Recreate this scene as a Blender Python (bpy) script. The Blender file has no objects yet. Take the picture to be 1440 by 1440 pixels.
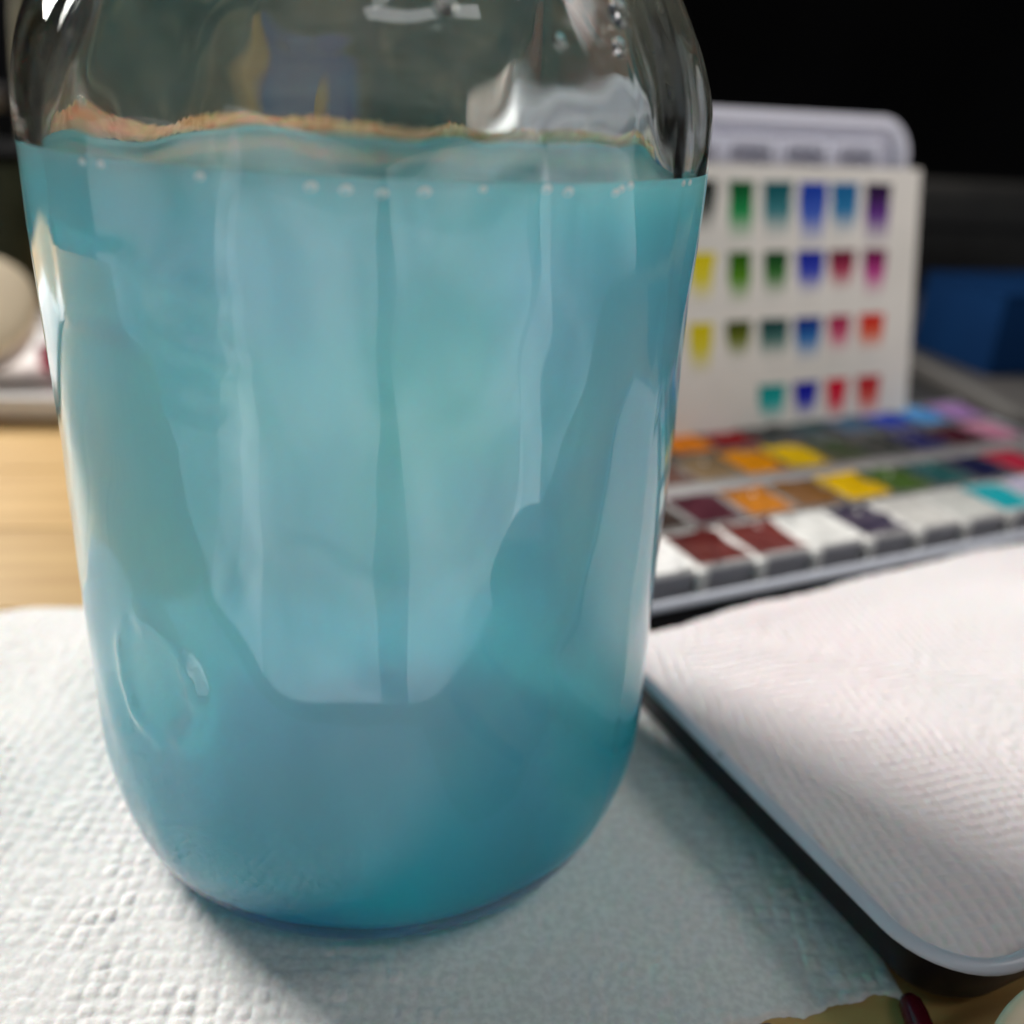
import bpy, bmesh, math, random
import numpy as np
from mathutils import Vector, Matrix

random.seed(7)
rng = np.random.RandomState(7)
scene = bpy.context.scene
C = scene.collection
rad = math.radians

# ------------------------------------------------------------------ camera
PIT, ROLL, YAW = rad(24.1), rad(3.4), rad(8.72)
cp, sp = math.cos(PIT), math.sin(PIT)
fw = Vector((math.sin(YAW) * cp, math.cos(YAW) * cp, -sp))
rt = Vector((math.cos(YAW), -math.sin(YAW), 0))
up = rt.cross(fw)
r2 = rt * math.cos(ROLL) + up * math.sin(ROLL)
u2 = up * math.cos(ROLL) - rt * math.sin(ROLL)
cd = bpy.data.cameras.new('camera')
cam = bpy.data.objects.new('camera', cd)
C.objects.link(cam)
m = Matrix((r2, u2, -fw)).transposed().to_4x4()
m.translation = Vector((0, -0.1479, 0.1224))
cam.matrix_world = m
cd.sensor_width = 36
cd.lens = 1326 / 1440 * 36
cd.clip_start = 0.005
cd.clip_end = 20
cd.dof.use_dof = True
cd.dof.focus_distance = 0.126
cd.dof.aperture_fstop = 9.5
scene.camera = cam

# ------------------------------------------------------------------ world, lamps, exposure
w = bpy.data.worlds.new('World')
scene.world = w
w.use_nodes = True
w.node_tree.nodes['Background'].inputs[0].default_value = (0.75, 0.85, 1.0, 1)
w.node_tree.nodes['Background'].inputs[1].default_value = 0.03


def lamp(name, loc, target, sx, sy, radiance, col, roll=0, view=None):
    ld = bpy.data.lights.new(name, 'AREA')
    ld.shape = 'RECTANGLE'
    ld.size, ld.size_y = sx, sy
    ld.energy = radiance * math.pi * sx * sy
    ld.color = col
    if view:          # uneven brightness of the garden seen through a glass door
        sc_, lo, hi, dim = view
        ld.use_nodes = True
        nt = ld.node_tree
        em = nt.nodes['Emission']
        ge = nt.nodes.new('ShaderNodeNewGeometry')
        nz_ = nt.nodes.new('ShaderNodeTexNoise')
        nz_.inputs['Scale'].default_value = sc_
        nz_.inputs['Detail'].default_value = 5
        mp = nt.nodes.new('ShaderNodeMapRange')
        mp.inputs['From Min'].default_value = lo
        mp.inputs['From Max'].default_value = hi
        mp.inputs['To Min'].default_value = dim
        mp.inputs['To Max'].default_value = 1.25
        mq = nt.nodes.new('ShaderNodeMapping')
        mq.inputs['Scale'].default_value = (0.8, 2.0, 1)
        mq.inputs['Location'].default_value = (loc[0] * 7, loc[1] * 5, 0)
        nt.links.new(ge.outputs['Parametric'], mq.inputs['Vector'])
        nt.links.new(mq.outputs[0], nz_.inputs['Vector'])
        nt.links.new(nz_.outputs['Fac'], mp.inputs['Value'])
        nt.links.new(mp.outputs[0], em.inputs['Strength'])
    o = bpy.data.objects.new(name, ld)
    C.objects.link(o)
    d = Vector(target) - Vector(loc)
    o.rotation_mode = 'QUATERNION'
    q = d.to_track_quat('-Z', 'Y')
    o.rotation_quaternion = q @ Vector((0, 0, 1)).rotation_difference(Vector((0, 0, 1)))
    if roll:
        o.rotation_quaternion = q @ Matrix.Rotation(roll, 3, 'Z').to_quaternion()
    o.location = loc
    return o


# daylight from the window behind and left of the jar
lamp('window_lamp', (-0.80, 0.76, 0.72), (0, 0, 0.04), 0.42, 0.56, 34.0, (1.0, 0.97, 0.93))
# the bright glass doors behind the photographer, lower than the table top at their foot
DV = (2.6, 0.36, 0.62, 0.35)
lamp('door_lamp_left', (-1.12, -0.52, -0.36), (0, 0, -0.05), 1.15, 1.1, 1.15, (0.93, 0.965, 1.0), rad(3), DV)
lamp('door_lamp_middle', (-0.66, -1.26, -0.36), (0, 0, -0.05), 1.30, 1.25, 1.2, (0.93, 0.965, 1.0), rad(-18), DV)
lamp('door_lamp_right', (0.74, -1.24, -0.38), (0, 0, -0.05), 1.30, 1.25, 1.25, (0.93, 0.965, 1.0), rad(18), DV)
lamp('door_lamp_far_right', (1.16, -0.44, -0.36), (0, 0, -0.05), 1.05, 1.1, 1.15, (0.93, 0.965, 1.0), rad(-3), DV)
# added fill panels behind the photographer: one softens the door gaps, one lifts shadows
lamp('gap_fill_lamp', (0.0, -1.60, -0.55), (0, 0, -0.05), 3.4, 0.9, 0.85, (0.97, 0.98, 1.0), 0, (3.0, 0.38, 0.60, 0.50))
lamp('room_fill_lamp', (0.0, -1.15, 0.95), (0, 0, 0.1), 2.2, 0.9, 0.22, (1.0, 0.95, 0.85), 0, (4.0, 0.38, 0.60, 0.10))
# added fill lamp brightening the pans and the towel in the lid
dl = lamp('tin_fill_lamp', (0.50, 0.02, 0.50), (0.25, 0.13, 0.03), 0.26, 0.26, 1.0, (1.0, 0.95, 0.93))
dl.data.spread = rad(58)
lamp('ceiling_lamp', (0.30, -0.66, 1.16), (0, 0, 0.1), 0.62, 0.14, 4.0, (0.97, 0.98, 1.0))

vs = scene.view_settings
vs.view_transform = 'Standard'
vs.look = 'None'
vs.exposure = 0.15
vs.gamma = 1.0
scene.render.engine = 'CYCLES'
cy = scene.cycles
cy.use_denoising = True
cy.max_bounces = 12
cy.transmission_bounces = 10
cy.diffuse_bounces = 5
cy.glossy_bounces = 6
cy.sample_clamp_indirect = 6
cy.caustics_refractive = True
cy.caustics_reflective = True
cy.blur_glossy = 0.2


# ------------------------------------------------------------------ materials
def mat(name, col, rough=0.5, **kw):
    mt = bpy.data.materials.new(name)
    mt.use_nodes = True
    b = mt.node_tree.nodes['Principled BSDF']
    b.inputs['Base Color'].default_value = (*col, 1)
    b.inputs['Roughness'].default_value = rough
    for k, v in kw.items():
        b.inputs[k.replace('_', ' ')].default_value = v
    return mt


def nd(mt, kind, **kw):
    n = mt.node_tree.nodes.new(kind)
    for k, v in kw.items():
        if k in n.inputs:
            n.inputs[k].default_value = v
        else:
            setattr(n, k, v)
    return n


def lk(mt, a, b):
    mt.node_tree.links.new(a, b)


def bsdf(mt):
    return mt.node_tree.nodes['Principled BSDF']


def mottle(mt, c1, c2, scale=60, detail=5, lo=0.35, hi=0.65, coords='Object', stretch=(1, 1, 1)):
    tc = nd(mt, 'ShaderNodeTexCoord')
    mp = nd(mt, 'ShaderNodeMapping')
    mp.inputs['Scale'].default_value = stretch
    lk(mt, tc.outputs[coords], mp.inputs['Vector'])
    n = nd(mt, 'ShaderNodeTexNoise', Scale=scale, Detail=detail)
    lk(mt, mp.outputs[0], n.inputs['Vector'])
    r = nd(mt, 'ShaderNodeValToRGB')
    r.color_ramp.elements[0].position = lo
    r.color_ramp.elements[1].position = hi
    r.color_ramp.elements[0].color = (*c1, 1)
    r.color_ramp.elements[1].color = (*c2, 1)
    lk(mt, n.outputs['Fac'], r.inputs[0])
    lk(mt, r.outputs[0], bsdf(mt).inputs['Base Color'])
    return n, r, mp


def bump(mt, scale, strength, dist, detail=4, stretch=(1, 1, 1)):
    tc = nd(mt, 'ShaderNodeTexCoord')
    mp = nd(mt, 'ShaderNodeMapping')
    mp.inputs['Scale'].default_value = stretch
    lk(mt, tc.outputs['Object'], mp.inputs['Vector'])
    n = nd(mt, 'ShaderNodeTexNoise', Scale=scale, Detail=detail)
    lk(mt, mp.outputs[0], n.inputs['Vector'])
    b = nd(mt, 'ShaderNodeBump', Strength=strength, Distance=dist)
    lk(mt, n.outputs['Fac'], b.inputs['Height'])
    lk(mt, b.outputs[0], bsdf(mt).inputs['Normal'])


M = {}
M['glass'] = mat('glass', (0.955, 0.985, 0.955), 0.0, Transmission_Weight=1.0, IOR=1.5)

gm = M['glass']          # dried splashes and hard-water film above the water; olive haze painted in for reflections
tc = nd(gm, 'ShaderNodeTexCoord')
sep = nd(gm, 'ShaderNodeSeparateXYZ')
lk(gm, tc.outputs['Object'], sep.inputs[0])
mz = nd(gm, 'ShaderNodeMapRange')
mz.inputs['From Min'].default_value = 0.1115
mz.inputs['From Max'].default_value = 0.1150
lk(gm, sep.outputs['Z'], mz.inputs['Value'])
nz = nd(gm, 'ShaderNodeTexNoise', Scale=55, Detail=8)
nz.inputs['Roughness'].default_value = 0.65
mpv = nd(gm, 'ShaderNodeMapping')
mpv.inputs['Scale'].default_value = (1, 1, 0.6)
lk(gm, tc.outputs['Object'], mpv.inputs['Vector'])
lk(gm, mpv.outputs[0], nz.inputs['Vector'])
mn = nd(gm, 'ShaderNodeMapRange')
mn.inputs['From Min'].default_value = 0.44
mn.inputs['From Max'].default_value = 0.74
mn.inputs['To Min'].default_value = 0.0
mn.inputs['To Max'].default_value = 0.15
lk(gm, nz.outputs['Fac'], mn.inputs['Value'])
mm = nd(gm, 'ShaderNodeMath', operation='MULTIPLY')
lk(gm, mz.outputs[0], mm.inputs[0])
lk(gm, mn.outputs[0], mm.inputs[1])
df = nd(gm, 'ShaderNodeBsdfDiffuse')
df.inputs['Color'].default_value = (0.46, 0.45, 0.36, 1)
mx = nd(gm, 'ShaderNodeMixShader')
lk(gm, mm.outputs[0], mx.inputs[0])
lk(gm, bsdf(gm).outputs[0], mx.inputs[1])
lk(gm, df.outputs[0], mx.inputs[2])
lk(gm, mx.outputs[0], gm.node_tree.nodes['Material Output'].inputs['Surface'])

# murky turquoise rinse water; upper part painted paler in place of reflected light
M['water'] = mat('murky_water', (0.1, 0.5, 0.6), 0.05, Subsurface_Weight=1.0, Subsurface_Scale=0.03, IOR=1.33)
wm = M['water']
bsdf(wm).inputs['Subsurface Radius'].default_value = (0.35, 0.9, 1.0)
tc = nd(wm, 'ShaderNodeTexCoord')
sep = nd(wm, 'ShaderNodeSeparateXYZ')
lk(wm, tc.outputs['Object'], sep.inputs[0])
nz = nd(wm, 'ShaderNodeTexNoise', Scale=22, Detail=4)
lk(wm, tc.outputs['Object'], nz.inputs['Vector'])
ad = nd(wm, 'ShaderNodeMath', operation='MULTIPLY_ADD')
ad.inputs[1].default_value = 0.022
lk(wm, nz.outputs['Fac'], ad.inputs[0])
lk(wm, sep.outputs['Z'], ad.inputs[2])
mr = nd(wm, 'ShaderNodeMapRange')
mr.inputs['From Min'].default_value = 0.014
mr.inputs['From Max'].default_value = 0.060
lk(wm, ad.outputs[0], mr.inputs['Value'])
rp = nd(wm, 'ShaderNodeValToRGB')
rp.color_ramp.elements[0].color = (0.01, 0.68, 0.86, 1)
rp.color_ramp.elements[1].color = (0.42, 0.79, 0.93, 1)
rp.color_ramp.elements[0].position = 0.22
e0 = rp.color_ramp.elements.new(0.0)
e0.color = (0.0, 0.40, 0.75, 1)  # deep blue of refraction at the base, put into the colour
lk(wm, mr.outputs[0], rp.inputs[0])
cl = nd(wm, 'ShaderNodeTexNoise', Scale=38, Detail=6)        # drifting pigment clouds
cm = nd(wm, 'ShaderNodeMapping')
cm.inputs['Scale'].default_value = (1, 1, 0.45)
lk(wm, tc.outputs['Object'], cm.inputs['Vector'])
lk(wm, cm.outputs[0], cl.inputs['Vector'])
cr_ = nd(wm, 'ShaderNodeMapRange')
cr_.inputs['From Min'].default_value = 0.35
cr_.inputs['From Max'].default_value = 0.65
cr_.inputs['To Min'].default_value = 0.86
cr_.inputs['To Max'].default_value = 1.10
lk(wm, cl.outputs['Fac'], cr_.inputs['Value'])
hv = nd(wm, 'ShaderNodeHueSaturation')
lk(wm, cr_.outputs[0], hv.inputs['Value'])
lk(wm, rp.outputs[0], hv.inputs['Color'])
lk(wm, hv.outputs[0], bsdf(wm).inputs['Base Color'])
rf = nd(wm, 'ShaderNodeBsdfRefraction', Roughness=0.55, IOR=1.08)
rf.inputs['Color'].default_value = (0.10, 0.80, 0.87, 1)
mx = nd(wm, 'ShaderNodeMixShader', Fac=0.42)
out = wm.node_tree.nodes['Material Output']
lk(wm, bsdf(wm).outputs[0], mx.inputs[1])
lk(wm, rf.outputs[0], mx.inputs[2])
lk(wm, mx.outputs[0], out.inputs['Surface'])

M['towel'] = mat('paper_towel', (0.86, 0.845, 0.825), 1.0, Specular_IOR_Level=0.1, Subsurface_Weight=0.25, Subsurface_Scale=0.001)
mottle(M['towel'], (0.78, 0.765, 0.745), (0.90, 0.885, 0.865), 900, 6, 0.38, 0.62)
bump(M['towel'], 1500, 0.5, 0.00015, 6)
M['towel2'] = mat('paper_towel_folded', (0.84, 0.82, 0.815), 1.0, Specular_IOR_Level=0.1, Subsurface_Weight=0.25, Subsurface_Scale=0.001)
mottle(M['towel2'], (0.80, 0.79, 0.785), (0.86, 0.79, 0.795), 16, 6, 0.35, 0.65)
bump(M['towel2'], 2600, 0.35, 0.00015, 6)

M['wood'] = mat('butcher_block', (0.6, 0.4, 0.15), 0.45)
n_, r_, mp_ = mottle(M['wood'], (0.53, 0.31, 0.10), (0.72, 0.47, 0.18), 9, 6, 0.3, 0.72, stretch=(1.2, 16, 6))
oi = nd(M['wood'], 'ShaderNodeObjectInfo')
hs = nd(M['wood'], 'ShaderNodeHueSaturation')
mr = nd(M['wood'], 'ShaderNodeMapRange')
mr.inputs['To Min'].default_value = 0.82
mr.inputs['To Max'].default_value = 1.1
lk(M['wood'], oi.outputs['Random'], mr.inputs['Value'])
lk(M['wood'], mr.outputs[0], hs.inputs['Value'])
lk(M['wood'], r_.outputs[0], hs.inputs['Color'])
lk(M['wood'], hs.outputs[0], bsdf(M['wood']).inputs['Base Color'])

M['black_enamel'] = mat('black_enamel', (0.004, 0.004, 0.005), 0.45, Specular_IOR_Level=0.3)
M['rim_enamel'] = mat('grey_enamel', (0.42, 0.44, 0.50), 0.3)
n_, r_, mp_ = mottle(M['rim_enamel'], (0.10, 0.10, 0.11), (0.56, 0.59, 0.66), 130, 6, 0.27, 0.33)
M['white_enamel'] = mat('white_enamel', (0.62, 0.62, 0.68), 0.3)
M['grey_metal'] = mat('grey_metal', (0.30, 0.30, 0.33), 0.45, Metallic=0.2)
M['strip_metal'] = mat('strip_metal', (0.42, 0.41, 0.41), 0.4, Metallic=0.3)
M['white_plastic'] = mat('white_plastic', (0.78, 0.77, 0.74), 0.4)
M['grey_plastic'] = mat('grey_plastic', (0.20, 0.195, 0.19), 0.5)
M['tray_plastic'] = mat('tray_plastic', (0.72, 0.71, 0.80), 0.35)
M['card'] = mat('card_paper', (0.70, 0.665, 0.61), 0.9, Specular_IOR_Level=0.1)
mottle(M['card'], (0.66, 0.625, 0.57), (0.73, 0.69, 0.635), 25, 3)
M['pencil'] = mat('pencil_note', (0.36, 0.34, 0.33), 0.9)
M['cream'] = mat('cream_glaze', (0.80, 0.66, 0.46), 0.4)
M['dish'] = mat('dish_glaze', (0.86, 0.72, 0.50), 0.25)
M['plate'] = mat('white_plate', (0.80, 0.77, 0.75), 0.35)
M['tubside'] = mat('tub_side', (0.62, 0.53, 0.46), 0.5)
M['pink'] = mat('pink_cap', (0.62, 0.10, 0.16), 0.4)
M['red_lacquer'] = mat('red_lacquer', (0.10, 0.004, 0.012), 0.2)
M['ferrule'] = mat('ferrule', (0.5, 0.5, 0.5), 0.25, Metallic=1.0)
M['blue'] = mat('blue_card', (0.006, 0.045, 0.16), 0.8, Specular_IOR_Level=0.1)
mottle(M['blue'], (0.0006, 0.020, 0.075), (0.001, 0.025, 0.09), 20, 3)
M['blue_edge'] = mat('blue_edge', (0.022, 0.045, 0.085), 0.8, Specular_IOR_Level=0.1)
M['dark'] = mat('dark_wall', (0.001, 0.001, 0.001), 0.9, Specular_IOR_Level=0.05)
mottle(M['dark'], (0.0004, 0.0004, 0.0005), (0.0016, 0.0016, 0.0018), 5, 4)
M['darkgrey'] = mat('dark_grey_case', (0.045, 0.042, 0.037), 0.7)
mottle(M['darkgrey'], (0.012, 0.011, 0.010), (0.028, 0.026, 0.023), 14, 4)
M['darkmat'] = mat('dark_mat', (0.02, 0.02, 0.022), 0.7)
M['greytop'] = mat('grey_tray', (0.085, 0.080, 0.074), 0.5)
M['green'] = mat('dark_green', (0.02, 0.035, 0.018), 0.6)
mottle(M['green'], (0.012, 0.022, 0.012), (0.05, 0.065, 0.04), 30, 3)
M['greybar'] = mat('grey_bar', (0.16, 0.16, 0.17), 0.4)
M['gold'] = mat('gold_print', (0.26, 0.17, 0.035), 0.5)
M['indigo'] = mat('indigo_print', (0.018, 0.024, 0.13), 0.5)
M['blush'] = mat('blush_paper', (0.48, 0.40, 0.38), 0.6)
M['brown'] = mat('brown_box', (0.22, 0.07, 0.03), 0.7)
M['pewter'] = mat('pewter', (0.18, 0.18, 0.19), 0.5)
M['olive'] = mat('olive_tint', (0.10, 0.10, 0.06), 0.9)
mottle(M['olive'], (0.012, 0.022, 0.012), (0.16, 0.14, 0.08), 30, 6, 0.42, 0.72)
M['drop'] = mat('water_drop', (1, 1, 1), 0.0, Transmission_Weight=1.0, IOR=1.33)
M['tan_refraction'] = mat('tan_refraction', (0.50, 0.36, 0.18), 0.8, Subsurface_Weight=1.0, Subsurface_Scale=0.003)
mottle(M['tan_refraction'], (0.46, 0.39, 0.27), (0.74, 0.66, 0.50), 420, 5)
M['bubble'] = mat('bubble_skin', (0.92, 0.97, 0.98), 0.1)


# ------------------------------------------------------------------ helpers
def link(name, me, mt, parent=None, smooth=True):
    me.materials.clear()
    me.materials.append(M[mt] if isinstance(mt, str) else mt)
    if smooth:
        me.polygons.foreach_set('use_smooth', [True] * len(me.polygons))
    o = bpy.data.objects.new(name, me)
    C.objects.link(o)
    if parent is not None:
        o.parent = parent
    return o


def pyd(name, v, f):
    me = bpy.data.meshes.new(name)
    me.from_pydata([tuple(map(float, p)) for p in v], [], f)
    me.update()
    return me


def thing(name, label, cat, loc=(0, 0, 0), rz=0.0, group=None):
    o = bpy.data.objects.new(name, None)
    C.objects.link(o)
    o.empty_display_size = 0.01
    o.location = loc
    o.rotation_euler = (0, 0, rz)
    return tag(o, label, cat, group)


def tag(o, label=None, cat=None, group=None, kind=None):
    if label: o['label'] = label
    if cat: o['category'] = cat
    if group: o['group'] = group
    if kind: o['kind'] = kind
    return o


def box_mesh(name, x0, x1, y0, y1, z0, z1, bev=0.0, seg=2):
    bm = bmesh.new()
    bmesh.ops.create_cube(bm, size=1)
    for v in bm.verts:
        v.co = Vector(((x0 + x1) / 2 + v.co.x * (x1 - x0), (y0 + y1) / 2 + v.co.y * (y1 - y0), (z0 + z1) / 2 + v.co.z * (z1 - z0)))
    if bev:
        bmesh.ops.bevel(bm, geom=list(bm.edges), offset=bev, segments=seg, affect='EDGES', profile=0.5)
    me = bpy.data.meshes.new(name)
    bm.to_mesh(me)
    bm.free()
    return me


def lathe_mesh(name, prof, seg=96, close=False):
    """prof: list of (r, z); r = 0 ends become poles."""
    v, rings = [], []
    for r, z in prof:
        if r < 1e-7:
            rings.append([len(v)])
            v.append((0, 0, z))
        else:
            rings.append(list(range(len(v), len(v) + seg)))
            for k in range(seg):
                a = 2 * math.pi * k / seg
                v.append((r * math.cos(a), r * math.sin(a), z))
    f = []
    pairs = list(zip(rings[:-1], rings[1:]))
    if close:
        pairs.append((rings[-1], rings[0]))
    for a, b in pairs:
        for k in range(seg):
            k2 = (k + 1) % seg
            if len(a) == 1 and len(b) > 1:
                f.append((a[0], b[k2], b[k]))
            elif len(b) == 1 and len(a) > 1:
                f.append((a[k], a[k2], b[0]))
            elif len(a) > 1:
                f.append((a[k], a[k2], b[k2], b[k]))
    return pyd(name, v, f)


def rrect(x0, x1, y0, y1, r, n=8):
    pts = []
    for cx, cy_, a0 in ((x1 - r, y1 - r, 0), (x0 + r, y1 - r, 90), (x0 + r, y0 + r, 180), (x1 - r, y0 + r, 270)):
        for k in range(n + 1):
            a = rad(a0 + 90 * k / n)
            pts.append((cx + r * math.cos(a), cy_ + r * math.sin(a)))
    return pts


def loft_rrect(name, rect, rc, prof, n=8, cap0=True, cap1=True):
    """prof: list of (inset, z); loops of the same rounded rectangle, shrunk by inset."""
    x0, x1, y0, y1 = rect
    v, f = [], []
    N = 4 * (n + 1)
    for i, z in prof:
        for p in rrect(x0 + i, x1 - i, y0 + i, y1 - i, max(rc - i, 0.0005), n):
            v.append((p[0], p[1], z))
    for k in range(len(prof) - 1):
        for j in range(N):
            j2 = (j + 1) % N
            f.append((k * N + j, k * N + j2, (k + 1) * N + j2, (k + 1) * N + j))
    if cap0: f.append(tuple(reversed(range(N))))
    if cap1: f.append(tuple(range((len(prof) - 1) * N, len(prof) * N)))
    return pyd(name, v, f)


def grid_mesh(name, X, Y, Z):
    ny, nx = X.shape
    v = np.stack([X, Y, Z], -1).reshape(-1, 3).astype(np.float32)
    i = np.arange(ny * nx).reshape(ny, nx)
    q = np.stack([i[:-1, :-1], i[:-1, 1:], i[1:, 1:], i[1:, :-1]], -1).reshape(-1, 4)
    me = bpy.data.meshes.new(name)
    me.vertices.add(len(v)); me.vertices.foreach_set('co', v.ravel())
    me.loops.add(q.size); me.loops.foreach_set('vertex_index', q.ravel().astype(np.int32))
    me.polygons.add(len(q)); me.polygons.foreach_set('loop_start', np.arange(0, q.size, 4, dtype=np.int32))
    me.update(calc_edges=True)
    me.validate()
    return me


def waves(X, Y, wl, amp, n=14, seed=0, aniso=(1, 1)):
    """smooth random relief: a sum of sines about the wavelength wl"""
    g = np.random.RandomState(seed)
    out = np.zeros_like(X)
    for _ in range(n):
        a = g.uniform(0, 2 * np.pi)
        k = 2 * np.pi / (wl * g.uniform(0.6, 1.7))
        out += np.sin(k * (np.cos(a) * X * aniso[0] + np.sin(a) * Y * aniso[1]) + g.uniform(0, 6.3))
    return out * amp / math.sqrt(n / 2)


# ------------------------------------------------------------------ the setting: table, wall
table = thing('table', 'pale yellow butcher block table top', 'table')
del table['category']
table['kind'] = 'structure'
y = -0.118
k = 0
while y < 0.50:
    wd = 0.046
    me = box_mesh('plank', -0.75, 0.75, y + 0.0001, y + wd - 0.0001, -0.03, 0.0, 0.0005, 1)
    p = link('plank', me, 'wood', table, False)
    p.location = (random.uniform(-.02, .02), 0, 0)
    y += wd
    k += 1
mt_ = link('cutting_mat', loft_rrect('cutting_mat', (0.086, 0.62, 0.100, 0.452), 0.006, [(0.0003, 0.0002), (0.0, 0.0004), (0.0, 0.0008), (0.0003, 0.0010)], 6), 'darkmat', None, False)
tag(mt_, 'thin dark grey cutting mat on the table under the back of the tin', 'cutting mat')
wall = link('wall', box_mesh('wall', -1.6, 2.0, 0.98, 1.02, -0.6, 1.4), 'dark', None, False)
tag(wall, 'black unlit wall behind the table', None, None, 'structure')

# ------------------------------------------------------------------ paper towel under the jar
def emboss(X, Y, ang, pitch, amp, seed, rings=True, jit=0.2):
    c, s = math.cos(ang), math.sin(ang)
    wx = waves(X, Y, 0.03, 0.0005, 8, seed + 1)
    wy = waves(X, Y, 0.03, 0.0005, 8, seed + 2)
    S = c * X + s * Y + wx
    T = -s * X + c * Y + wy
    i, j = np.floor(S / pitch).astype(int), np.floor(T / pitch).astype(int)
    a, b = S / pitch - i - 0.5, T / pitch - j - 0.5
    g = np.random.RandomState(seed)
    tab = g.uniform(0.35 if rings else 0.75, 1.15, (257, 263))
    jx = g.uniform(-jit, jit, (257, 263))
    jy = g.uniform(-jit, jit, (257, 263))
    ii, jj = i % 257, j % 263
    da, db = np.abs(a - jx[ii, jj]), np.abs(b - jy[ii, jj])
    # four-lobed little cushions
    d = np.sqrt(da ** 2 + db ** 2) - 0.10 * np.abs(np.sin(2 * np.arctan2(db, da + 1e-9)))
    cell = 1 / (1 + np.exp((d - 0.34) / 0.055))
    h = cell * tab[ii, jj] * amp
    if rings:
        L = 0.034
        best = np.full(X.shape, 9.0)
        for row in range(-8, 9):
            for col in range(-8, 9):
                cx = col * L + (row % 2) * L / 2
                cy_ = row * L * 0.866
                if abs(cx) > 0.2 or abs(cy_) > 0.2: continue
                rr = np.hypot(S - cx - 0.006, T - cy_ - 0.010)
                best = np.minimum(best, rr)
        arc = 0.5 + 0.5 * np.tanh(waves(S, T, 0.03, 1.0, 8, seed + 5) * 2)
        h *= 1 - 0.75 * arc * np.exp(-((best - 0.0120) / 0.0016) ** 2)
        h += amp * 0.55 * arc * np.exp(-((best - 0.0120) / 0.0011) ** 2)
        h *= 0.75 + 0.35 * np.tanh(waves(S, T, 0.02, 1.0, 8, seed + 6))
    return h


nx, ny = 640, 440
gx = np.linspace(-0.150, 0.0785, nx)
gv = np.linspace(0, 1, ny)
X = np.tile(gx, (ny, 1))
fr = -0.0590 + 0.10 * (gx - 0.052) * 1.0 + waves(gx, gx * 0, 0.012, 0.0005, 10, 3) + waves(gx, gx * 0, 0.0022, 0.00010, 10, 4)
fr = np.where(gx < 0.050, np.interp(gx, [-0.15, 0.020, 0.034, 0.050], [-0.108, -0.104, -0.070, -0.0595]) + waves(gx, gx * 0, 0.0022, 0.00010, 10, 4), fr)
bk = 0.0640 + (gx + 0.09) * 0.15 + waves(gx, gx * 0, 0.03, 0.0008, 8, 5)
Y = fr[None, :] + (bk - fr)[None, :] * gv[:, None]
Z = 0.0007 + emboss(X, Y, rad(-6), 0.0027, 0.00040, 11) + waves(X, Y, 0.045, 0.00020, 10, 21) + waves(X, Y, 0.0012, 0.00002, 14, 22)
jr = np.hypot(X, Y)
flat = 1 / (1 + np.exp((jr - 0.040) / 0.002))
Z = Z * (1 - 0.6 * flat)
Z += 0.0055 * np.exp(-((X + 0.090) / 0.016) ** 2 - ((Y + 0.004) / 0.022) ** 2)
Z += 0.0010 * np.exp(-((X + 0.062) / 0.010) ** 2 - ((Y - 0.030) / 0.03) ** 2)
Z = np.maximum(Z, 0.0003)
Z[0, :] = 0.00015
Z[1, :] = np.minimum(Z[1, :], 0.0004)
Z[-1, :] = 0.00015
Z[:, -1] = 0.00015
tw = link('paper_towel', grid_mesh('paper_towel', X, Y, Z), 'towel')
tag(tw, 'white embossed paper towel spread flat on the table under the jar', 'paper towel')

# ------------------------------------------------------------------ jar
R = 0.0475
JZ = 0.0009
jar = thing('glass_jar', 'large clear glass jar with rounded base, two thirds full of turquoise water', 'jar', (0, 0, JZ))
heel_r, heel_z = 0.82, 0.0245


def outer_r(z):
    if z < heel_z:
        t = math.acos(max(-1, min(1, 1 - z / heel_z)))
        return R * (heel_r + (1 - heel_r) * math.sin(t))
    if z < 0.1165:
        return R
    pts = [(0.1165, 0.0475), (0.121, 0.0470), (0.126, 0.0453), (0.131, 0.0427), (0.136, 0.0396), (0.140, 0.0374), (0.144, 0.0362), (0.147, 0.0360), (0.165, 0.0358)]
    return float(np.interp(z, [p[0] for p in pts], [p[1] for p in pts]))


SEG = 288
zs = [0.0, 0.0002, 0.0008, 0.0018] + list(np.arange(0.003, 0.1655, 0.0009))
# smooth the shoulder
rs = np.array([outer_r(z) for z in zs])
for _ in range(6):
    hi = np.array(zs) > 0.112
    sm = rs.copy()
    sm[1:-1] = (rs[:-2] + rs[1:-1] + rs[2:]) / 3
    rs = np.where(hi, sm, rs)
rs[0] = R * heel_r - 0.0020
rs[1] = R * heel_r - 0.0006
rs[2] = R * heel_r + 0.0012
rs[3] = R * heel_r + 0.0026
th = np.arange(SEG) * 2 * math.pi / SEG
TH, ZZ = np.meshgrid(th, np.array(zs))
RR = np.tile(rs[:, None], (1, SEG))
A_ = RR * TH
cx_, sx_ = np.cos(TH) * R, np.sin(TH) * R


def waves3(P, wl, amp, n, seed, an=(1, 1, 1)):
    g = np.random.RandomState(seed)
    out = np.zeros(P[0].shape)
    for _ in range(n):
        d = g.normal(size=3)
        d /= np.linalg.norm(d)
        k = 2 * np.pi / (wl * g.uniform(0.6, 1.8))
        out += np.sin(k * (d[0] * an[0] * P[0] + d[1] * an[1] * P[1] + d[2] * an[2] * P[2]) + g.uniform(0, 6.3))
    return out * amp / math.sqrt(n / 2)


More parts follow.
